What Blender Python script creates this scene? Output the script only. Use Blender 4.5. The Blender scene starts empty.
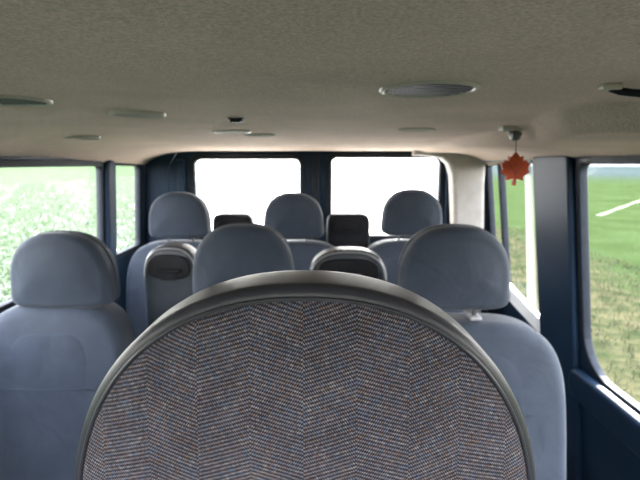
import bpy, bmesh, math, random
from mathutils import Vector, Matrix
random.seed(4)
S = bpy.context.scene
S.view_settings.view_transform = 'Standard'
S.view_settings.look = 'None'
S.view_settings.exposure = 0.12
COL = S.collection
CAMZ = 1.42

# ------------------------------------------------------------ materials
def newmat(name):
    m = bpy.data.materials.new(name); m.use_nodes = True
    nt = m.node_tree
    for n in list(nt.nodes): nt.nodes.remove(n)
    out = nt.nodes.new('ShaderNodeOutputMaterial')
    return m, nt, out
def N(nt, t, **k):
    n = nt.nodes.new(t)
    for a, v in k.items():
        setattr(n, a, v)
    return n
def surf(name, c1, c2=None, rough=0.6, scale=20, bump=0.0, bscale=200, metal=0.0, spec=0.5, sheen=0.0, bdist=.003, wr=0.0, wrs=9):
    m, nt, out = newmat(name)
    p = N(nt, 'ShaderNodeBsdfPrincipled')
    p.inputs['Roughness'].default_value = rough
    p.inputs['Metallic'].default_value = metal
    p.inputs['Specular IOR Level'].default_value = spec
    p.inputs['Sheen Weight'].default_value = sheen
    tc = N(nt, 'ShaderNodeTexCoord')
    no = N(nt, 'ShaderNodeTexNoise'); no.inputs['Scale'].default_value = scale; no.inputs['Detail'].default_value = 5
    nt.links.new(tc.outputs['Object'], no.inputs['Vector'])
    r = N(nt, 'ShaderNodeValToRGB')
    r.color_ramp.elements[0].position = .35; r.color_ramp.elements[1].position = .68
    r.color_ramp.elements[0].color = (*c1, 1); r.color_ramp.elements[1].color = (*(c2 or c1), 1)
    nt.links.new(no.outputs['Fac'], r.inputs['Fac'])
    nt.links.new(r.outputs['Color'], p.inputs['Base Color'])
    last = None
    if wr:
        n3 = N(nt, 'ShaderNodeTexNoise'); n3.inputs['Scale'].default_value = wrs; n3.inputs['Detail'].default_value = 4; n3.inputs['Distortion'].default_value = .8
        nt.links.new(tc.outputs['Object'], n3.inputs['Vector'])
        b3 = N(nt, 'ShaderNodeBump'); b3.inputs['Strength'].default_value = wr; b3.inputs['Distance'].default_value = .03
        nt.links.new(n3.outputs['Fac'], b3.inputs['Height']); last = b3.outputs['Normal']
    if bump:
        n2 = N(nt, 'ShaderNodeTexNoise'); n2.inputs['Scale'].default_value = bscale; n2.inputs['Detail'].default_value = 3
        nt.links.new(tc.outputs['Object'], n2.inputs['Vector'])
        b = N(nt, 'ShaderNodeBump'); b.inputs['Strength'].default_value = bump; b.inputs['Distance'].default_value = bdist
        nt.links.new(n2.outputs['Fac'], b.inputs['Height'])
        if last: nt.links.new(last, b.inputs['Normal'])
        last = b.outputs['Normal']
    if last: nt.links.new(last, p.inputs['Normal'])
    nt.links.new(p.outputs[0], out.inputs[0])
    return m
def feltmat():
    m = surf('headliner_felt', (.66, .51, .42), (.88, .695, .58), .95, 280, 1.0, 380, spec=.1, bdist=.006)
    nt = m.node_tree; L = nt.links.new
    p = [n for n in nt.nodes if n.type == 'BSDF_PRINCIPLED'][0]
    src = p.inputs['Base Color'].links[0].from_socket
    tc = [n for n in nt.nodes if n.type == 'TEX_COORD'][0]
    no = N(nt, 'ShaderNodeTexNoise'); no.inputs['Scale'].default_value = 3.5; no.inputs['Detail'].default_value = 7; no.inputs['Distortion'].default_value = .6
    L(tc.outputs['Object'], no.inputs['Vector'])
    mr = N(nt, 'ShaderNodeMapRange'); mr.inputs['From Min'].default_value = .3; mr.inputs['From Max'].default_value = .65
    mr.inputs['To Min'].default_value = .87; mr.inputs['To Max'].default_value = 1.04
    L(no.outputs['Fac'], mr.inputs['Value'])
    vm = N(nt, 'ShaderNodeVectorMath', operation='SCALE'); L(src, vm.inputs[0]); L(mr.outputs[0], vm.inputs['Scale'])
    L(vm.outputs[0], p.inputs['Base Color'])
    return m
def glassmat(name, dust_glare, gloss=.01):
    m, nt, out = newmat(name)
    tr = N(nt, 'ShaderNodeBsdfTransparent')
    gl = N(nt, 'ShaderNodeBsdfGlossy'); gl.inputs['Roughness'].default_value = .02
    m1 = N(nt, 'ShaderNodeMixShader'); m1.inputs[0].default_value = gloss
    nt.links.new(tr.outputs[0], m1.inputs[1]); nt.links.new(gl.outputs[0], m1.inputs[2])
    tl = N(nt, 'ShaderNodeBsdfTranslucent'); tl.inputs[0].default_value = (.95, .95, .93, 1)
    m2 = N(nt, 'ShaderNodeMixShader')
    tc = N(nt, 'ShaderNodeTexCoord')
    no = N(nt, 'ShaderNodeTexNoise'); no.inputs['Scale'].default_value = 60; no.inputs['Detail'].default_value = 6
    nt.links.new(tc.outputs['Object'], no.inputs['Vector'])
    mr = N(nt, 'ShaderNodeMapRange')
    mr.inputs['From Min'].default_value = .3; mr.inputs['From Max'].default_value = .7
    mr.inputs['To Min'].default_value = dust_glare * .6; mr.inputs['To Max'].default_value = min(1, dust_glare * 1.4)
    nt.links.new(no.outputs['Fac'], mr.inputs['Value'])
    nt.links.new(mr.outputs[0], m2.inputs[0])
    nt.links.new(m1.outputs[0], m2.inputs[1]); nt.links.new(tl.outputs[0], m2.inputs[2])
    nt.links.new(m2.outputs[0], out.inputs[0])
    return m
def sheermat():
    m, nt, out = newmat('lit_reveal_sheer')
    df = N(nt, 'ShaderNodeBsdfDiffuse'); df.inputs[0].default_value = (.42, .42, .40, 1)
    tl = N(nt, 'ShaderNodeBsdfTranslucent'); tl.inputs[0].default_value = (.32, .33, .33, 1)
    tr = N(nt, 'ShaderNodeBsdfTransparent')
    a = N(nt, 'ShaderNodeMixShader'); a.inputs[0].default_value = .35
    nt.links.new(df.outputs[0], a.inputs[1]); nt.links.new(tl.outputs[0], a.inputs[2])
    tc = N(nt, 'ShaderNodeTexCoord'); no = N(nt, 'ShaderNodeTexNoise'); no.inputs['Scale'].default_value = 3
    nt.links.new(tc.outputs['Object'], no.inputs['Vector'])
    mr = N(nt, 'ShaderNodeMapRange'); mr.inputs['To Min'].default_value = .40; mr.inputs['To Max'].default_value = .55
    nt.links.new(no.outputs['Fac'], mr.inputs['Value'])
    b = N(nt, 'ShaderNodeMixShader'); nt.links.new(mr.outputs[0], b.inputs[0])
    nt.links.new(a.outputs[0], b.inputs[1]); nt.links.new(tr.outputs[0], b.inputs[2])
    nt.links.new(b.outputs[0], out.inputs[0]); return m

def fabricmat():
    m, nt, out = newmat('woven_speckled_fabric')
    L = nt.links.new
    tc = N(nt, 'ShaderNodeTexCoord'); sx = N(nt, 'ShaderNodeSeparateXYZ'); L(tc.outputs['Object'], sx.inputs[0])
    def mth(op, a, b=None):
        n = N(nt, 'ShaderNodeMath', operation=op)
        for i, v in enumerate((a, b)):
            if v is None: continue
            if isinstance(v, (int, float)): n.inputs[i].default_value = v
            else: L(v, n.inputs[i])
        return n.outputs[0]
    X, Z = sx.outputs['X'], sx.outputs['Z']
    chev = mth('PINGPONG', X, .038)
    v = mth('ADD', Z, mth('MULTIPLY', chev, .65))
    k = 2 * math.pi
    px = .0031; pz = .0030
    su = mth('SINE', mth('MULTIPLY', X, k / px))
    sv = mth('SINE', mth('MULTIPLY', v, k / pz))
    prod = mth('MULTIPLY', su, sv)
    no = N(nt, 'ShaderNodeTexNoise'); no.inputs['Scale'].default_value = 600; no.inputs['Detail'].default_value = 2
    L(tc.outputs['Object'], no.inputs['Vector'])
    n2 = N(nt, 'ShaderNodeTexNoise'); n2.inputs['Scale'].default_value = 40; n2.inputs['Detail'].default_value = 2
    L(tc.outputs['Object'], n2.inputs['Vector'])
    h = mth('ADD', mth('MULTIPLY', prod, .75), mth('MULTIPLY', mth('SUBTRACT', no.outputs['Fac'], .5), 1.2))
    h = mth('ADD', h, mth('MULTIPLY', mth('SUBTRACT', n2.outputs['Fac'], .5), .45))
    mr = N(nt, 'ShaderNodeMapRange'); mr.inputs['From Min'].default_value = -.2; mr.inputs['From Max'].default_value = .65
    L(h, mr.inputs['Value'])
    vo = N(nt, 'ShaderNodeTexVoronoi'); vo.inputs['Scale'].default_value = 400
    L(tc.outputs['Object'], vo.inputs['Vector'])
    sp = N(nt, 'ShaderNodeSeparateColor'); L(vo.outputs['Color'], sp.inputs[0])
    cr = N(nt, 'ShaderNodeValToRGB'); cr.color_ramp.interpolation = 'CONSTANT'
    e = cr.color_ramp.elements
    e[0].position = 0; e[0].color = (.245, .215, .255, 1)
    e[1].position = .42; e[1].color = (.175, .215, .310, 1)
    q = e.new(.70); q.color = (.26, .195, .185, 1)
    q = e.new(.87); q.color = (.34, .325, .355, 1)
    L(sp.outputs[0], cr.inputs['Fac'])
    mix = N(nt, 'ShaderNodeMix', data_type='RGBA')
    mix.inputs[6].default_value = (.026, .022, .031, 1)
    L(mr.outputs[0], mix.inputs[0]); L(cr.outputs[0], mix.inputs[7])
    p = N(nt, 'ShaderNodeBsdfPrincipled'); p.inputs['Roughness'].default_value = .85
    p.inputs['Specular IOR Level'].default_value = .25; p.inputs['Sheen Weight'].default_value = .1
    L(mix.outputs[2], p.inputs['Base Color'])
    b = N(nt, 'ShaderNodeBump'); b.inputs['Strength'].default_value = .6; b.inputs['Distance'].default_value = .0006
    L(mr.outputs[0], b.inputs['Height']); L(b.outputs[0], p.inputs['Normal'])
    L(p.outputs[0], out.inputs[0])
    return m

M = dict(
    headliner=feltmat(),
    vinyl=surf('grey_vinyl', (.034, .035, .048), (.040, .042, .056), .36, 60, .2, 900, spec=.5, bdist=.001),
    cloth=surf('blue_grey_cloth', (.019, .028, .045), (.027, .037, .056), .7, 10, .3, 700, sheen=.10, spec=.3, wr=.2),
    cloth2=surf('blue_grey_cloth_panel', (.017, .026, .043), (.025, .035, .054), .75, 10, .3, 900, sheen=.10, spec=.3, wr=.28),
    navy=surf('navy_painted_metal', (.006, .017, .036), (.007, .020, .042), .5, 8, spec=.16),
    rubber=surf('black_rubber', (.009, .013, .020), (.012, .017, .026), .6, 40, spec=.2),
    dark=surf('black_plastic', (.007, .008, .011), (.010, .011, .015), .5, 30, spec=.2),
    greyp=surf('light_grey_plastic', (.24, .25, .26), (.28, .29, .30), .4, 30),
    towerg=surf('grey_housing_plastic', (.018, .026, .039), (.024, .033, .046), .35, 30),
    beigep=surf('grey_beige_trim_plastic', (.25, .23, .21), (.30, .28, .255), .6, 20, .2, 300),
    chrome=surf('satin_metal', (.12, .12, .13), (.15, .15, .16), .4, 30, metal=1.0),
    ring=surf('pale_vent_plastic', (.50, .42, .36), (.54, .46, .40), .45, 30),
    grille=surf('flat_grille_plastic', (.34, .28, .235), (.38, .32, .27), .7, 30),
    floor=surf('grey_rubber_floor', (.11, .11, .115), (.15, .15, .15), .7, 90, .4, 200),
    white=surf('sunlit_sill_white', (.85, .86, .88), (.88, .89, .9), .3, 5),
    leaf=surf('orange_red_card', (.46, .040, .008), (.58, .07, .014), .55, 40),
    string=surf('dark_string', (.10, .04, .03), None, .8),
    hook=surf('grey_hook_plastic', (.10, .10, .10), (.13, .13, .13), .4, 30),
    sheer=sheermat(),
    fabric=fabricmat(),
    glass=glassmat('clear_window_glass', .004),
    glassdust=glassmat('dusty_window_glass', .016),
    glassrear=glassmat('dusty_glare_rear_glass', .45, .02),  # heavy dust whitening also stands in for sun glare
)

# ------------------------------------------------------------ helpers
def link(o): COL.objects.link(o); return o
def mesh_ob(name, verts, faces, mat, smooth=False, parent=None):
    me = bpy.data.meshes.new(name); me.from_pydata(verts, [], faces); me.update()
    bm = bmesh.new(); bm.from_mesh(me); bmesh.ops.recalc_face_normals(bm, faces=bm.faces); bm.to_mesh(me); bm.free()
    if smooth:
        for p in me.polygons: p.use_smooth = True
    me.materials.append(mat)
    o = link(bpy.data.objects.new(name, me))
    if parent: o.parent = parent
    return o
def empty(name, loc, label=None, cat=None, group=None):
    o = link(bpy.data.objects.new(name, None)); o.location = loc; o.empty_display_size = .1
    tag(o, label, cat, group); return o
def tag(o, label=None, cat=None, group=None, kind=None):
    if label: o['label'] = label
    if cat: o['category'] = cat
    if group: o['group'] = group
    if kind: o['kind'] = kind
    return o
def rr(x0, x1, z0, z1, r, n=8):
    pts = []
    rs = r if isinstance(r, (list, tuple)) else [r] * 4     # bl br tr tl
    for (cx, cz, a0, R) in ((x0 + rs[0], z0 + rs[0], 180, rs[0]), (x1 - rs[1], z0 + rs[1], 270, rs[1]),
                            (x1 - rs[2], z1 - rs[2], 0, rs[2]), (x0 + rs[3], z1 - rs[3], 90, rs[3])):
        for i in range(n + 1):
            a = math.radians(a0 + 90 * i / n)
            pts.append((cx + R * math.cos(a), cz + R * math.sin(a)))
    return pts
def plate(name, outlines, th, mapf, mat, parent=None, bevel=0.0):
    """flat sheet with holes; mapf(u,v,w)->world"""
    cu = bpy.data.curves.new(name, 'CURVE'); cu.dimensions = '2D'; cu.fill_mode = 'BOTH'
    cu.extrude = th / 2 - bevel; cu.bevel_depth = bevel; cu.bevel_resolution = 2
    for pts in outlines:
        sp = cu.splines.new('POLY'); sp.points.add(len(pts) - 1)
        for i, p in enumerate(pts): sp.points[i].co = (p[0], p[1], 0, 1)
        sp.use_cyclic_u = True
    tmp = link(bpy.data.objects.new('tmp', cu))
    bpy.context.view_layer.update()
    me = bpy.data.meshes.new_from_object(tmp.evaluated_get(bpy.context.evaluated_depsgraph_get()))
    bpy.data.objects.remove(tmp); bpy.data.curves.remove(cu)
    for v in me.vertices: v.co = mapf(*v.co)
    bm = bmesh.new(); bm.from_mesh(me); bmesh.ops.remove_doubles(bm, verts=bm.verts, dist=1e-5)
    bmesh.ops.recalc_face_normals(bm, faces=bm.faces); bm.to_mesh(me); bm.free()
    me.materials.clear(); me.materials.append(mat)
    for p in me.polygons: p.use_smooth = False
    me.name = name
    o = link(bpy.data.objects.new(name, me))
    if parent: o.parent = parent
    return o
def tube(name, pts, r, mat, parent=None, cyclic=False, res=3):
    cu = bpy.data.curves.new(name, 'CURVE'); cu.dimensions = '3D'; cu.bevel_depth = r; cu.bevel_resolution = res; cu.use_fill_caps = True
    sp = cu.splines.new('POLY'); sp.points.add(len(pts) - 1)
    for i, p in enumerate(pts): sp.points[i].co = (*p, 1)
    sp.use_cyclic_u = cyclic
    tmp = link(bpy.data.objects.new('tmp', cu)); bpy.context.view_layer.update()
    me = bpy.data.meshes.new_from_object(tmp.evaluated_get(bpy.context.evaluated_depsgraph_get()))
    bpy.data.objects.remove(tmp); bpy.data.curves.remove(cu)
    me.materials.clear(); me.materials.append(mat); me.name = name
    for p in me.polygons: p.use_smooth = True
    o = link(bpy.data.objects.new(name, me))
    if parent: o.parent = parent
    return o
def supero(a, bt, bb, nt_=2.45, nb=3.4, n=96, zc=0.0, xc=0.0, taper=0.0):
    pts = []
    for i in range(n):
        t = 2 * math.pi * i / n
        c, s = math.cos(t), math.sin(t)
        e = nt_ if s >= 0 else nb
        b = bt if s >= 0 else bb
        x = a * math.copysign(abs(c) ** (2 / e), c)
        z = b * math.copysign(abs(s) ** (2 / e), s)
        if z < 0: x *= 1 - taper * (-z / b)
        pts.append((xc + x, zc + z))
    return pts
def pillow(name, outline, y0, y1, r, mat, parent=None, dome=0.01, domeb=0.006, shear=0.0, zs=0.0, bend=0.0, rb=None):
    """solid cushion: outline in x,z ; y0 front, y1 back, rounded edges r (front) rb (back)"""
    rb = rb or r
    n = len(outline)
    cx = (max(p[0] for p in outline) + min(p[0] for p in outline)) / 2
    cz = (max(p[1] for p in outline) + min(p[1] for p in outline)) / 2
    hw = max(p[0] for p in outline) - cx; hh = max(p[1] for p in outline) - cz
    rings = []
    def addr(ins, y):
        kx = 1 - ins / hw; kz = 1 - ins / hh
        rings.append([(cx + (p[0] - cx) * kx, y, cz + (p[1] - cz) * kz) for p in outline])
    m = min(hw, hh)
    for f in (.08, .25, .45, .65, .85):
        ins = m - (m - r) * f
        addr(ins, y0 - dome * (1 - f * f))
    for k in range(0, 9):
        a = math.radians(90 * k / 8)
        addr(r * (1 - math.sin(a)), y0 + r * (1 - math.cos(a)))
    for k in range(0, 9):
        a = math.radians(90 * k / 8)
        addr(rb * (1 - math.cos(a)), y1 - rb * (1 - math.sin(a)))
    for f in (.85, .65, .45, .25, .08):
        ins = m - (m - rb) * f
        addr(ins, y1 + domeb * (1 - f * f))
    V = []; F = []
    for rg in rings: V += rg
    for k in range(len(rings) - 1):
        for i in range(n):
            j = (i + 1) % n
            F.append((k * n + i, k * n + j, (k + 1) * n + j, (k + 1) * n + i))
    c0 = len(V); V.append((cx, y0 - dome, cz)); V.append((cx, y1 + domeb, cz))
    for i in range(n):
        j = (i + 1) % n
        F.append((c0, i, j)); F.append((c0 + 1, (len(rings) - 1) * n + j, (len(rings) - 1) * n + i))
    V = [(x, y + (z - zs) * shear + bend * (x - cx) ** 2, z) for x, y, z in V]
    return mesh_ob(name, V, F, mat, True, parent)
def insetpanel(name, outline, scale, y0, r, dome, lift, mat, parent=None, shear=0.0, zs=0.0, bend=0.0):
    """front panel laid over the dome of a pillow"""
    n = len(outline)
    cx = (max(p[0] for p in outline) + min(p[0] for p in outline)) / 2
    cz = (max(p[1] for p in outline) + min(p[1] for p in outline)) / 2
    hw = max(p[0] for p in outline) - cx; hh = max(p[1] for p in outline) - cz; m = min(hw, hh)
    V = []; F = []
    fs = [.06, .2, .35, .5, .65, .8, .9, .96, .985, 1.0]
    for k, f in enumerate(fs):
        g = f * scale
        ins = m - (m - r) * g
        kx = 1 - ins / hw; kz = 1 - ins / hh
        lf = lift * (1 - max(0, (f - .9) / .1) ** 3) if k < len(fs) - 1 else -lift
        y = y0 - dome * (1 - g * g) - lf
        V += [(cx + (p[0] - cx) * kx, y, cz + (p[1] - cz) * kz) for p in outline]
    for k in range(len(fs) - 1):
        for i in range(n):
            j = (i + 1) % n
            F.append((k * n + i, k * n + j, (k + 1) * n + j, (k + 1) * n + i))
    c0 = len(V); V.append((cx, y0 - dome - lift, cz))
    for i in range(n): F.append((c0, i, (i + 1) % n))
    V = [(x, y + (z - zs) * shear + bend * (x - cx) ** 2, z) for x, y, z in V]
    return mesh_ob(name, V, F, mat, True, parent)
def box(name, x0, x1, y0, y1, z0, z1, mat, parent=None, bev=.008):
    me = bpy.data.meshes.new(name); bm = bmesh.new()
    bmesh.ops.create_cube(bm, size=1)
    for v in bm.verts:
        v.co = (x0 + (v.co.x + .5) * (x1 - x0), y0 + (v.co.y + .5) * (y1 - y0), z0 + (v.co.z + .5) * (z1 - z0))
    if bev: bmesh.ops.bevel(bm, geom=list(bm.edges), offset=bev, segments=3, affect='EDGES', profile=.5)
    bm.to_mesh(me); bm.free(); me.materials.append(mat)
    o = link(bpy.data.objects.new(name, me))
    if parent: o.parent = parent
    return o

# ------------------------------------------------------------ van shell
XL, KL = -.98, .06
XR, KR = .89, .12
YF, YB = -1.25, 2.62
WT = .024
def mapR(u, v, w): return (XR + KR * (1.42 - v) + WT / 2 + w, u, v)
def mapL(u, v, w): return (XL - KL * (1.42 - v) - WT / 2 - w, u, v)
def mapB(u, v, w): return (u, YB + .025 + w, v)
def mapF(u, v, w): return (u, YF - .025 - w, v)
def window(idx, mapf, o, glass, gw=.014, dep=.032):
    x0, x1, z0, z1, r = o
    rs = r if isinstance(r, (list, tuple)) else [r] * 4
    a = rr(x0 - .002, x1 + .002, z0 - .002, z1 + .002, rs); b = rr(x0 + gw, x1 - gw, z0 + gw, z1 - gw, [max(.01, q - gw) for q in rs])
    c = rr(x0 + gw - .004, x1 - gw + .004, z0 + gw - .004, z1 - gw + .004, [max(.01, q - gw) for q in rs])
    fr = plate('window_%d' % idx, [a, b], dep, mapf, M['rubber'], bevel=.005)
    tag(fr, 'black rubber gasket frame of a van window', None, None, 'structure')
    plate('glass_pane', [c], .004, mapf, glass, parent=fr)
    return fr
# right wall
wr = [(.35, 1.625, .655, 1.436, [.10, .16, .05, .06]), (1.925, 2.515, .735, 1.436, [.05, .09, .04, .04]),
      (-.75, .2, .72, 1.43, .08)]
wall = plate('wall_right', [rr(YF, YB + .05, 0, 1.455, .01)] + [rr(*w) for w in wr], WT, mapR, M['navy'])
tag(wall, 'dark navy van side wall with rounded window openings', None, None, 'structure')
wl = [(.35, 2.12, .955, 1.425, [.08, .05, .04, .06]), (2.20, 2.56, .955, 1.425, .045), (-.75, .2, .8, 1.42, .08)]
wall = plate('wall_left', [rr(YF, YB + .05, 0, 1.455, .01)] + [rr(*w) for w in wl], WT, mapL, M['navy'])
tag(wall, 'dark navy van side wall with long side windows', None, None, 'structure')
i = 1
for k, w in enumerate(wr):
    f = window(i, mapR, w, M['glass']); i += 1
    if k == 1: plate('divider_bar', [rr(2.325, 2.345, .74, 1.435, .004)], .03, mapR, M['rubber'], parent=f, bevel=.004)
for w in wl:
    window(i, mapL, w, M['glassdust']); i += 1
# rear frame + doors
def wallx(z, side): return XR + KR * (1.42 - z) if side > 0 else XL - KL * (1.42 - z)
xm = -.025
outer = [(wallx(0, -1), 0), (wallx(0, 1), 0), (wallx(1.5, 1), 1.455), (XR - .03, 1.52), (XL + .03, 1.52), (wallx(1.5, -1), 1.455)]
inner = [(-.90, .06), (.86, .06), (.79, 1.40), (.74, 1.480), (-.80, 1.480), (-.85, 1.40)]
wb = plate('wall_rear', [outer, inner], .05, mapB, M['navy'])
tag(wb, 'dark navy rear door surround of the van', None, None, 'structure')
RW = [(-.725, -.090, .985, 1.464, [.06, .06, .055, .055]), (.043, .695, .985, 1.472, [.06, .06, .055, .055])]
dL = plate('door_1', [[(-.895, .065), (xm - .004, .065), (xm - .004, 1.477), (-.79, 1.477), (-.845, 1.40)], rr(*RW[0])], .05, mapB, M['navy'], bevel=.004)
dR = plate('door_2', [[(xm + .004, .065), (.855, .065), (.785, 1.40), (.73, 1.477), (xm + .004, 1.477)], rr(*RW[1])], .05, mapB, M['navy'], bevel=.004)
for d, w in ((dL, RW[0]), (dR, RW[1])):
    tag(d, 'navy rear van door with rounded window', None, None, 'structure')
    x0, x1, z0, z1, r = w; gw = .018
    plate('window_gasket', [rr(x0 - .002, x1 + .002, z0 - .002, z1 + .002, r), rr(x0 + gw, x1 - gw, z0 + gw, z1 - gw, [q - gw for q in r])], .062, mapB, M['rubber'], parent=d, bevel=.006)
    plate('glass_pane', [rr(x0 + gw - .004, x1 - gw + .004, z0 + gw - .004, z1 - gw + .004, [q - gw for q in r])], .004, mapB, M['glassrear'], parent=d)
for d, xs in ((dL, (-.80, -.755)), (dR, (.705, .735))):
    box('door_rib', xs[0], xs[1], YB - .028, YB + .002, .5, 1.44, M['navy'], parent=d, bev=.01)
box('center_seal', xm - .022, xm + .022, YB - .02, YB + .004, .1, 1.47, M['rubber'], parent=dR, bev=.008)
# front wall with windscreen
wf = plate('wall_front', [[(wallx(0, -1), 0), (wallx(0, 1), 0), (wallx(1.5, 1), 1.52), (wallx(1.5, -1), 1.52)], rr(-.90, .82, .70, 1.45, .1)], .05, mapF, M['navy'])
tag(wf, 'navy van front wall with windscreen opening', None, None, 'structure')
window(20, mapF, (-.90, .82, .70, 1.45, .1), M['glass'])
fl = box('floor', -1.1, 1.1, YF - .05, YB + .06, -.05, -.001, M['floor'], bev=0)
tag(fl, 'dark ribbed rubber van floor', None, None, 'structure')

# ceiling, with a moulded bulge running over the right-hand windows
XMID = (XL + XR) / 2; HW = (XR - XL) / 2 + .01
def sst(a, b, v):
    t = max(0, min(1, (v - a) / (b - a))); return t * t * (3 - 2 * t)
def zc(x, y):
    u = min(1, abs(x - XMID) / HW)
    z = 1.52 - .083 * u ** (5 + 5 * sst(1.4, 2.5, y))
    z -= .034 * sst(1.5, 2.6, y)
    edge = .40 + .11 * sst(.7, 1.3, y) + .16 * (1 - sst(.66, .90, y))
    z -= .050 * sst(edge, edge + .06, x) * sst(.655, .70, y) * (1 - u ** 4) * (1 - .75 * sst(1.5, 2.3, y))
    z += .0012 * math.sin(x * 9 + 1) * math.sin(y * 6)
    return z
V = []; F = []; nx, ny = 190, 320
x0c, x1c = XMID - HW, XMID + HW
for j in range(ny + 1):
    for i2 in range(nx + 1):
        x = x0c + (x1c - x0c) * i2 / nx; y = YF - .05 + (YB + .1 - YF) * j / ny
        V.append((x, y, zc(x, y)))
for j in range(ny):
    for i2 in range(nx):
        a = j * (nx + 1) + i2; F.append((a, a + 1, a + nx + 2, a + nx + 1))
ce = mesh_ob('ceiling', V, F, M['headliner'], True)
sm = ce.modifiers.new('thick', 'SOLIDIFY'); sm.thickness = .05; sm.offset = 1.0
for p in ce.data.polygons:
    sm.offset = 1.0 if p.normal.z > 0 else -1.0
    break
tag(ce, 'beige grey felt headliner of a van', None, None, 'structure')
# corner pillar trim
pts = [(.52, 1.490), (.862, 1.478), (.862, 1.30), (.872, 1.1), (.885, .6), (.765, .6), (.748, 1.05), (.734, 1.25), (.722, 1.36), (.700, 1.425), (.655, 1.464), (.60, 1.474), (.52, 1.480)]
tp = plate('trim_1', [pts], .10, lambda u, v, w: (u, 2.53 + w, v), M['beigep'], bevel=.02)
tag(tp, 'grey-beige moulded corner pillar trim', None, None, 'structure')
def pillar(name, mapf, a, b, z0, z1):
    p = plate(name, [rr(a, b, z0, z1, .02)], .03, lambda u, v, w: mapf(u, v, w - .022), M['navy'], bevel=.012)
    return tag(p, 'navy painted inner side pillar', None, None, 'structure')
pillar('trim_2', mapR, 1.650, 1.905, .05, 1.44)
pillar('trim_3', mapL, 2.13, 2.19, .05, 1.42)
sl = plate('trim_4', [rr(.3, 1.64, .56, .645, .03)], .05, lambda u, v, w: mapR(u, v, w - .03), M['navy'], bevel=.02)
tag(sl, 'navy padded sill ledge below the side window', None, None, 'structure')
rv = plate('trim_5', [[(1.915, .70), (2.52, .80), (2.52, .87), (1.915, .755)]], .03, lambda u, v, w: mapR(u, v, w - .030), M['white'], bevel=.008)  # white colour stands in for sunlight on the sill
tag(rv, 'window sill coloured white to look sunlit', None, None, 'structure')
# added sheer curtain standing in for the brightly lit window reveal
cu_ = empty('lit_reveal_curtain', (0, 0, 0), 'added sheer white curtain in place of the sunlit window reveal', 'curtain')
V = []; F = []; nu, nv = 40, 24
for j in range(nv + 1):
    z = 1.425 - (1.425 - .76) * j / nv
    wd = .055 + .045 * (j / nv)
    for i2 in range(nu + 1):
        t = i2 / nu
        y = 1.915 + wd * t
        off = .004 * math.sin(t * 3 * 2 * math.pi + .3 * math.sin(j * .2))
        X0, _, _ = mapR(y, z, 0)
        V.append((X0 - .040 + off, y, z))
for j in range(nv):
    for i2 in range(nu):
        a = j * (nu + 1) + i2; F.append((a, a + 1, a + nu + 2, a + nu + 1))
mesh_ob('lit_reveal_cloth', V, F, M['sheer'], True, cu_)
tube('lit_reveal_rail', [mapR(1.92, 1.428, -.040), mapR(2.50, 1.428, -.040)], .004, M['greyp'], cu_)

# ------------------------------------------------------------ seats
HT = 1.262   # headrest top height
def seat_template(near=False):
    e = bpy.data.objects.new('passenger_seat', None); link(e); e.empty_display_size = .1
    a = .190 if near else .142
    bt = .215 if near else .150
    bb = .06 if near else .068
    o = supero(a, bt, bb, 2.2 if near else 2.45, 3.0 if near else 6.0, 200 if near else 128, 0, 0, .0 if not near else .05)
    if not near:
        o = [(x * (1 + .03 * (-z / bb if z < 0 else -z / bt * .6)), z) for x, z in o]
    hz = HT - bt
    dep = .070 if near else .10
    dm = .012 if near else .014
    rr_ = .008 if near else .028
    bd = .45 if near else .5
    hr = pillow('headrest', o, 0, dep, rr_, M['vinyl'] if near else M['cloth'], e, dome=dm, bend=bd, rb=.026 if near else None)
    hr.location = (0, 0, hz)
    if near:
        insetpanel('headrest_fabric_panel', o, .985, 0, rr_, dm, .0022, M['fabric'], hr, bend=bd)
        cz = (bt - bb) / 2; hw = a; hh = (bt + bb) / 2; m = min(hw, hh)
        def ringpts(g, yoff):
            ins = m - (m - rr_) * g
            return [((p[0]) * (1 - ins / hw), -dm * (1 - g * g) + yoff + bd * ((p[0]) * (1 - ins / hw)) ** 2, cz + (p[1] - cz) * (1 - ins / hh)) for p in o]
        tube('piping', ringpts(.99, -.0005), .0016, M['vinyl'], hr, True)
    else:
        tube('headrest_seam', [(p[0] * 1.001, dep * .55 + bd * p[0] ** 2, p[1] * 1.001) for p in o], .0018, M['cloth2'], hr, True)
    for sx in (-.06, .06):
        tube('headrest_post', [(sx, dep * .5, -bb + .01), (sx, dep * .5 , -bb - .14)], .006, M['chrome'], hr)
        box('post_collar', sx - .016, sx + .016, dep * .5 - .02, dep * .5 + .018, -bb - .032, -bb - .020, M['greyp'], hr, .005)
    # backrest
    ob = supero(.250, .28, .30, 3.8, 5, 112, .738, 0, .02)
    sh = .20
    pillow('backrest', ob, .0, .13, .034, M['cloth'], e, dome=.012, shear=sh, zs=1.02)
    oi = supero(.160, .235, .24, 4, 5, 96, .725, 0, .0)
    insetpanel('backrest_panel', oi, 1.0, -.002, .01, .012, .003, M['cloth2'], e, shear=sh, zs=1.02)
    tube('backrest_seam', [(-.155, -.010 + (.80 - 1.02) * sh, .80), (0, -.017 + (.80 - 1.02) * sh, .80), (.155, -.010 + (.80 - 1.02) * sh, .80)], .002, M['cloth2'], e)
    oc = supero(.235, .075, .075, 4, 4, 64, .385)
    pillow('seat_cushion', oc, -.56, -.12, .05, M['cloth'], e, dome=.012)
    box('seat_frame', -.21, .21, -.50, .02, .285, .318, M['dark'], e, .008)
    for sx in (-.19, .19):
        for yy in (-.44, -.04):
            box('leg', sx - .018, sx + .018, yy - .025, yy + .025, 0, .288, M['dark'], e, .004)
    return e
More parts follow.
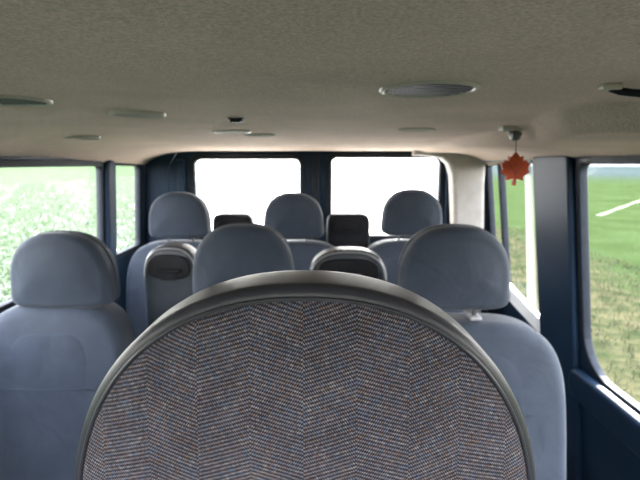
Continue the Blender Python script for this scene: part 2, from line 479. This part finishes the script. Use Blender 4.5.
def tower(e, x, mat, hwid, boxy, top=1.165, name='belt_housing'):
    ex = 6.5 if boxy else 2.8
    o = supero(hwid, .12, .5, ex, 6, 96, top - .12, x)
    h = pillow(name, o, .165, .255, .018, mat, e, dome=.003)
    if not boxy:
        lip = [(p[0], .172, p[1]) for p in supero(hwid - .008, .112, .5, ex, 6, 96, top - .12, x) if p[1] > top - .10]
        tube('housing_lip', lip, .0045, M['greyp'], h)
    oo = supero(hwid * .76, .042, .036, 2.8, 2.8, 48, top - .067, x)
    pillow('belt_slot', oo, .155, .175, .004, M['dark'], h, dome=.001)
    V = []; F = []
    for k in range(5):
        z = top - .065 - k * .010
        V += [(x - .024, .152, z), (x + .024, .152, z), (x - .024, .155, z), (x + .024, .155, z)]
    for k in range(4):
        a = k * 4; b = a + 4
        F += [(a, a + 1, b + 1, b), (a + 2, b + 2, b + 3, a + 3), (a, b, b + 2, a + 2), (a + 1, a + 3, b + 3, b + 1)]
    mesh_ob('belt_webbing', V, F, M['dark'], False, h)
    box('belt_guide', x - .040, x + .040, .144, .162, top - .080, top - .068, M['dark'], h, .005)
def kids(o): return [c for c in COL.objects if c.parent == o]
def clone(e):
    n = e.copy(); COL.objects.link(n)
    def rec(src, dst):
        for c in kids(src):
            k = c.copy(); k.parent = dst; COL.objects.link(k); rec(c, k)
    rec(e, n); return n
tmpl = seat_template()
spec = [(-.740, 1.25, -.034), (-.213, 1.22, -.008), (.346, 1.12, .002),
        (-.672, 2.15, .022), (-.126, 2.15, .018), (.440, 2.15, .034)]
tw = {0: (.268, 'towerg', .088, False, 1.163), 1: (.300, 'towerg', .124, False, 1.156), 3: (.228, 'dark', .102, True, 1.165), 4: (.27, 'dark', .110, True, 1.165)}
# (backrest width factor, sideways offset, lift)
bk = {0: (.84, -.022, .002), 2: (1.06, .022, -.004), 3: (1.0, 0, .030), 4: (1.0, 0, .030), 5: (1.0, 0, .035)}
seats = [tmpl]
for _ in spec[1:]: seats.append(clone(tmpl))
for k, (s, (x, y, dz)) in enumerate(zip(seats, spec)):
    s.location = (x, y, 0)
    for c in kids(s):
        if c.name.startswith('headrest'): c.location.z += dz
        if k in bk and c.name.startswith('backrest'):
            c.scale.x = bk[k][0]; c.location.x = bk[k][1]; c.location.z = bk[k][2]
    if k in tw: tower(s, tw[k][0], M[tw[k][1]], tw[k][2], tw[k][3], tw[k][4])
    lab = {0: 'blue-grey cloth seat with rounded headrest beside side window', 1: 'blue-grey cloth seat with headrest and grey belt housing',
           2: 'single blue-grey cloth seat with headrest by door pillar', 3: 'rear bench seat, blue-grey, beside the side window',
           4: 'middle rear seat, blue-grey, with black belt housing', 5: 'rear seat, blue-grey, beside beige corner pillar'}[k]
    tag(s, lab, 'seat', 'van passenger seats')
ns = seat_template(True); ns.location = (-.012, .315, .073)
box('pedestal', -.22, .22, -.5, .03, -.073, .004, M['dark'], ns, .01)
tag(ns, 'front seat with speckled woven headrest and grey vinyl border', 'seat')

# ------------------------------------------------------------ ceiling fittings
def disc(name, mat, parent, ring, segs=48):
    V = []; F = []
    for (pr, pz) in ring:
        for i in range(segs):
            a = 2 * math.pi * i / segs; V.append((pr * math.cos(a), pr * math.sin(a), pz))
    for k in range(len(ring) - 1):
        for i in range(segs):
            j = (i + 1) % segs; F.append((k * segs + i, k * segs + j, (k + 1) * segs + j, (k + 1) * segs + i))
    return mesh_ob(name, V, F, mat, True, parent)
def vent(x, y, r):
    e = empty('ceiling_vent', (x, y, zc(x, y)), 'round ceiling air vent, pale ring and dark louvres', 'vent', 'round ceiling vents')
    disc('vent_ring', M['ring'], e, [(r * .88, .004), (r * .88, -.002), (r * .90, -.003), (r * .95, -.004), (r, -.002), (r * 1.02, .003)])
    disc('vent_dish', M['dark'], e, [(.0001, -.0005), (r * .5, -.0005), (r * .90, -.0005)])
    for k in range(-3, 4):
        w = math.sqrt(max(0, (r * .84) ** 2 - (k * r * .2) ** 2))
        if w > .01: box('louvre', -w, w, k * r * .2 - .0035, k * r * .2 + .0035, -.0022, -.0008, M['dark'], e, 0)
vent(.148, .655, .067)
vent(-.490, .755, .060)
def lamp(x, y, r, name='ceiling_speaker'):
    e = empty(name, (x, y, zc(x, y)), 'flat round beige ceiling grille', 'speaker', 'flat ceiling grilles')
    disc('rim', M['ring'], e, [(r * .86, .001), (r * .88, -.005), (r * .97, -.006), (r, .002)])
    disc('grille', M['grille'], e, [(.0001, -.003), (r * .5, -.0032), (r * .87, -.002)])
for x, y, r in ((-.370, .97, .055), (-.275, 1.48, .06), (-.21, 1.66, .055), (.285, 1.40, .055), (-.76, 1.5, .06)):
    lamp(x, y, r)
e = empty('ceiling_sensor', (-.19, 1.08, zc(-.19, 1.08)), 'small black button fitting on the headliner', 'sensor')
box('housing', -.014, .014, -.012, .012, -.010, .002, M['dark'], e, .004)
box('base_plate', -.017, .017, -.014, .014, -.003, .003, M['dark'], e, .001)
# coat hook with hanging leaf
hx, hy = .505, 1.24; hz = zc(hx, hy)
e = empty('coat_hook', (hx, hy, hz), 'grey rounded coat hook knob on the headliner', 'hook')
box('hook_base', -.034, .034, -.018, .018, -.012, .004, M['ring'], e, .005)
tube('hook', [(0, 0, -.004), (0, -.004, -.018), (0, -.012, -.026), (0, -.022, -.026), (0, -.028, -.018)], .012, M['hook'], e, res=6)
half = [(.0, -.60), (.05, -.60), (.06, -.34), (.32, -.42), (.30, -.28), (.54, -.10), (.46, -.02), (.54, .24), (.42, .24), (.38, .34), (.25, .28), (.27, .48), (.15, .44), (0, .62)]
out = half + [(-x, z) for x, z in reversed(half[1:-1])]
sc_ = .070
lf = plate('air_freshener', [[(x * sc_, z * sc_) for x, z in out]], .010, lambda u, v, w: (u, w, v), M['leaf'])
lf.location = (hx + .004, hy - .018, 1.404)
tag(lf, 'orange-red maple leaf shaped air freshener hanging on string', 'air freshener')
tube('hanging_string', [(0, 0, .6 * sc_ - .004), (-.002, -.001, hz - .030 - 1.404)], .001, M['string'], lf)
for vx in (-.2, 0, .2):
    tube('leaf_vein', [(0, -.0056, -.2 * sc_), (vx * 1.2 * sc_, -.0056, .2 * sc_)], .0005, M['string'], lf)
# overhead grab handle set in front of the roof moulding
e = empty('grab_handle', (.470, .600, zc(.47, .60)), 'beige overhead grab handle over a dark disc painted as its shade', 'handle')
pts = []
for k in range(17):
    t = k / 16; a = math.pi * t
    pts.append((-.100 + .20 * t, 0, -.002 - .010 * math.sin(a) ** .5))
tube('grip', pts, .005, M['dark'], e)
rc = disc('grip_shade', M['dark'], e, [(.0001, -.0030), (.05, -.0030), (.058, -.0005)])  # flat dark disc paints the shade below the grip
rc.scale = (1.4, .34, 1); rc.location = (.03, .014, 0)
for sx in (-.10, .10): box('mount', sx - .012, sx + .012, -.009, .009, -.005, .003, M['ring'], e, .003)
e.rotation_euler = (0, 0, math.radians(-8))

# ------------------------------------------------------------ outside
def groundmat():
    m, nt, out = newmat('field_ground'); L = nt.links.new
    tc = N(nt, 'ShaderNodeTexCoord'); sx = N(nt, 'ShaderNodeSeparateXYZ'); L(tc.outputs['Object'], sx.inputs[0])
    def noise(s, d=6):
        n = N(nt, 'ShaderNodeTexNoise'); n.inputs['Scale'].default_value = s; n.inputs['Detail'].default_value = d
        L(tc.outputs['Object'], n.inputs['Vector']); return n.outputs['Fac']
    def ramp(f, a, b, p0=.35, p1=.65):
        r = N(nt, 'ShaderNodeValToRGB'); r.color_ramp.elements[0].position = p0; r.color_ramp.elements[1].position = p1
        r.color_ramp.elements[0].color = (*a, 1); r.color_ramp.elements[1].color = (*b, 1); L(f, r.inputs['Fac']); return r.outputs['Color']
    def step(val, lo, hi):
        mr = N(nt, 'ShaderNodeMapRange'); mr.interpolation_type = 'SMOOTHSTEP'
        mr.inputs['From Min'].default_value = lo; mr.inputs['From Max'].default_value = hi; L(val, mr.inputs['Value']); return mr.outputs[0]
    def mix(f, a, b):
        x = N(nt, 'ShaderNodeMix', data_type='RGBA'); L(f, x.inputs[0]); L(a, x.inputs[6]); L(b, x.inputs[7]); return x.outputs[2]
    green = ramp(noise(.7, 9), (.016, .028, .007), (.022, .037, .011), .38, .62)
    dry = ramp(noise(3.0), (.013, .020, .006), (.048, .045, .022))
    leafy = ramp(noise(5.5, 9), (.013, .028, .007), (.068, .092, .052), .42, .62)
    pale = ramp(noise(.8), (.45, .44, .40), (.6, .59, .55))  # pale wedge behind the van, low-sun glare painted into the ground
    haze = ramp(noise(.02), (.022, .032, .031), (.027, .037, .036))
    ad = N(nt, 'ShaderNodeMath', operation='ADD'); L(sx.outputs['X'], ad.inputs[0])
    nn = N(nt, 'ShaderNodeMath', operation='MULTIPLY'); L(noise(.6), nn.inputs[0]); nn.inputs[1].default_value = 3.0; L(nn.outputs[0], ad.inputs[1])
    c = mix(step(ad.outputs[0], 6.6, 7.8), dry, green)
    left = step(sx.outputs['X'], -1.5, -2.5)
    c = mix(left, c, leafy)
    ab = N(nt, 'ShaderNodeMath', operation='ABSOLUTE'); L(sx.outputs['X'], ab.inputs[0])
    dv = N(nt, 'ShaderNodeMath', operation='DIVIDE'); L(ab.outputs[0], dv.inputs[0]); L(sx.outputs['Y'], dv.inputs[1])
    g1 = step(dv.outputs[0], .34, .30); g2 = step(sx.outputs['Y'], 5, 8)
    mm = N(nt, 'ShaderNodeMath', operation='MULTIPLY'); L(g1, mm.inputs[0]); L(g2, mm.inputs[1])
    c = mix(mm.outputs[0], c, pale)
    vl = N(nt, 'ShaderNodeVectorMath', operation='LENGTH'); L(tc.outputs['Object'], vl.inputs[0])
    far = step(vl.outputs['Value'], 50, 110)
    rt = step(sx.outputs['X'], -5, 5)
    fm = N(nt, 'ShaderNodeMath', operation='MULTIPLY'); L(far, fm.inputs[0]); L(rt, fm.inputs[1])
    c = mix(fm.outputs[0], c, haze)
    p = N(nt, 'ShaderNodeBsdfPrincipled'); p.inputs['Roughness'].default_value = .9; p.inputs['Specular IOR Level'].default_value = .0
    L(c, p.inputs['Base Color'])
    b = N(nt, 'ShaderNodeBump'); b.inputs['Strength'].default_value = .8; b.inputs['Distance'].default_value = .1
    L(noise(6), b.inputs['Height']); L(b.outputs[0], p.inputs['Normal'])
    L(p.outputs[0], out.inputs[0]); return m
GZ = -.68
g = mesh_ob('ground', [(-600, -600, GZ), (600, -600, GZ), (600, 600, GZ), (-600, 600, GZ)], [(0, 1, 2, 3)], groundmat())
tag(g, 'green farm field with dry grass verge', 'field', None, 'structure')
def blades(name, n, region, hr, w, mat, lab):
    V = []; F = []
    for _ in range(n):
        x, y = region(); h = random.uniform(*hr); a = random.uniform(0, math.pi); ww = w * random.uniform(.6, 1.4)
        dx, dy = math.cos(a) * ww, math.sin(a) * ww; lx, ly = random.uniform(-.9, .9) * h, random.uniform(-.9, .9) * h
        b = len(V)
        V += [(x - dx, y - dy, GZ - .01), (x + dx, y + dy, GZ - .01), (x + dx * .8 + lx * .5, y + dy * .8 + ly * .5, GZ + h * .6), (x - dx * .8 + lx * .5, y - dy * .8 + ly * .5, GZ + h * .6), (x + lx, y + ly, GZ + h)]
        F += [(b, b + 1, b + 2, b + 3), (b + 3, b + 2, b + 4)]
    me = bpy.data.meshes.new(name); me.from_pydata(V, [], F); me.materials.append(mat)
    o = link(bpy.data.objects.new(name, me)); tag(o, lab, 'plants', None, 'stuff'); return o
mdry = surf('dry_grass', (.020, .034, .008), (.080, .072, .034), .8, 1.5, spec=.05)
mcrop = surf('crop_leaf', (.016, .038, .008), (.046, .076, .028), .28, 3, spec=1.0)
blades('verge_grass', 12000, lambda: (random.uniform(1.6, 6.5), random.uniform(.5, 15)), (.03, .10), .008, mdry, 'dry yellow-green verge grass beside the van')
def cr_():
    d = 2.2 + 28 * random.random() ** 1.6
    return (-d, random.uniform(.8, 1.2 + d * 2.6))
blades('crop_plants', 36000, cr_, (.03, .10), .014, mcrop, 'dense green leafy crop beside the van')
# pale track across the green field
V = []; F = []
for k in range(21):
    t = k / 20; x = 11.2 + 14 * t; y = 18.5 + 15.5 * t; w_ = .09 + .02 * math.sin(k * 1.7)
    V += [(x - w_, y + w_, GZ + .012), (x + w_, y - w_, GZ + .012)]
for k in range(20): F.append((2 * k, 2 * k + 1, 2 * k + 3, 2 * k + 2))
tk = mesh_ob('farm_track', V, F, surf('pale_track_soil', (.030, .038, .019), (.036, .043, .023), .9, 3, spec=.05))
tag(tk, 'narrow pale track crossing the green field', 'track', None, 'structure')
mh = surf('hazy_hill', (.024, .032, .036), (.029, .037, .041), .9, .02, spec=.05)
def hill(x0, y0, x1, y1, h, lab):
    V = []; F = []; n = 60
    for i in range(n + 1):
        t = i / n; x = x0 + (x1 - x0) * t; y = y0 + (y1 - y0) * t
        hh = h * (.55 + .3 * math.sin(t * 9) + .15 * math.sin(t * 31)) * math.sin(math.pi * t) ** .3
        d = Vector((x, y, 0)).normalized() * 60
        V += [(x, y, GZ - 1), (x + d.x, y + d.y, GZ + hh), (x + d.x * 2.5, y + d.y * 2.5, GZ - 1)]
    for i in range(n):
        a = i * 3; F += [(a, a + 3, a + 4, a + 1), (a + 1, a + 4, a + 5, a + 2)]
    o = mesh_ob('distant_hill', V, F, mh, True); tag(o, lab, 'hill', None, 'structure')
hill(120, 350, 380, 60, 9, 'low hazy blue ridge beyond green field')

# ------------------------------------------------------------ light
w = bpy.data.worlds.new('sky'); S.world = w; w.use_nodes = True
nt = w.node_tree
bg = nt.nodes['Background']
tc = nt.nodes.new('ShaderNodeTexCoord'); sp = nt.nodes.new('ShaderNodeSeparateXYZ'); nt.links.new(tc.outputs['Generated'], sp.inputs[0])
cr = nt.nodes.new('ShaderNodeValToRGB')
cr.color_ramp.elements[0].position = 0; cr.color_ramp.elements[0].color = (1, .965, .91, 1)
cr.color_ramp.elements[1].position = .6; cr.color_ramp.elements[1].color = (.76, .84, 1, 1)
nt.links.new(sp.outputs['Z'], cr.inputs['Fac']); nt.links.new(cr.outputs[0], bg.inputs[0])
bg.inputs[1].default_value = 13.5
sd = bpy.data.lights.new('sun', 'SUN'); sd.energy = 30; sd.angle = math.radians(1.5); sd.color = (1, .95, .87)
so = link(bpy.data.objects.new('sun', sd))
d = Vector((.55, .85, .55)).normalized()
so.rotation_euler = d.to_track_quat('Z', 'Y').to_euler(); so.location = (5, 9, 8)

# ------------------------------------------------------------ camera
cd = bpy.data.cameras.new('camera'); cd.lens = 26; cd.sensor_width = 36; cd.clip_start = .01; cd.clip_end = 2000
cd.dof.use_dof = True; cd.dof.focus_distance = .34; cd.dof.aperture_fstop = 13
co = link(bpy.data.objects.new('camera', cd)); co.location = (0, 0, CAMZ)
co.rotation_euler = (math.radians(90 - 9.46), 0, 0)
S.camera = co
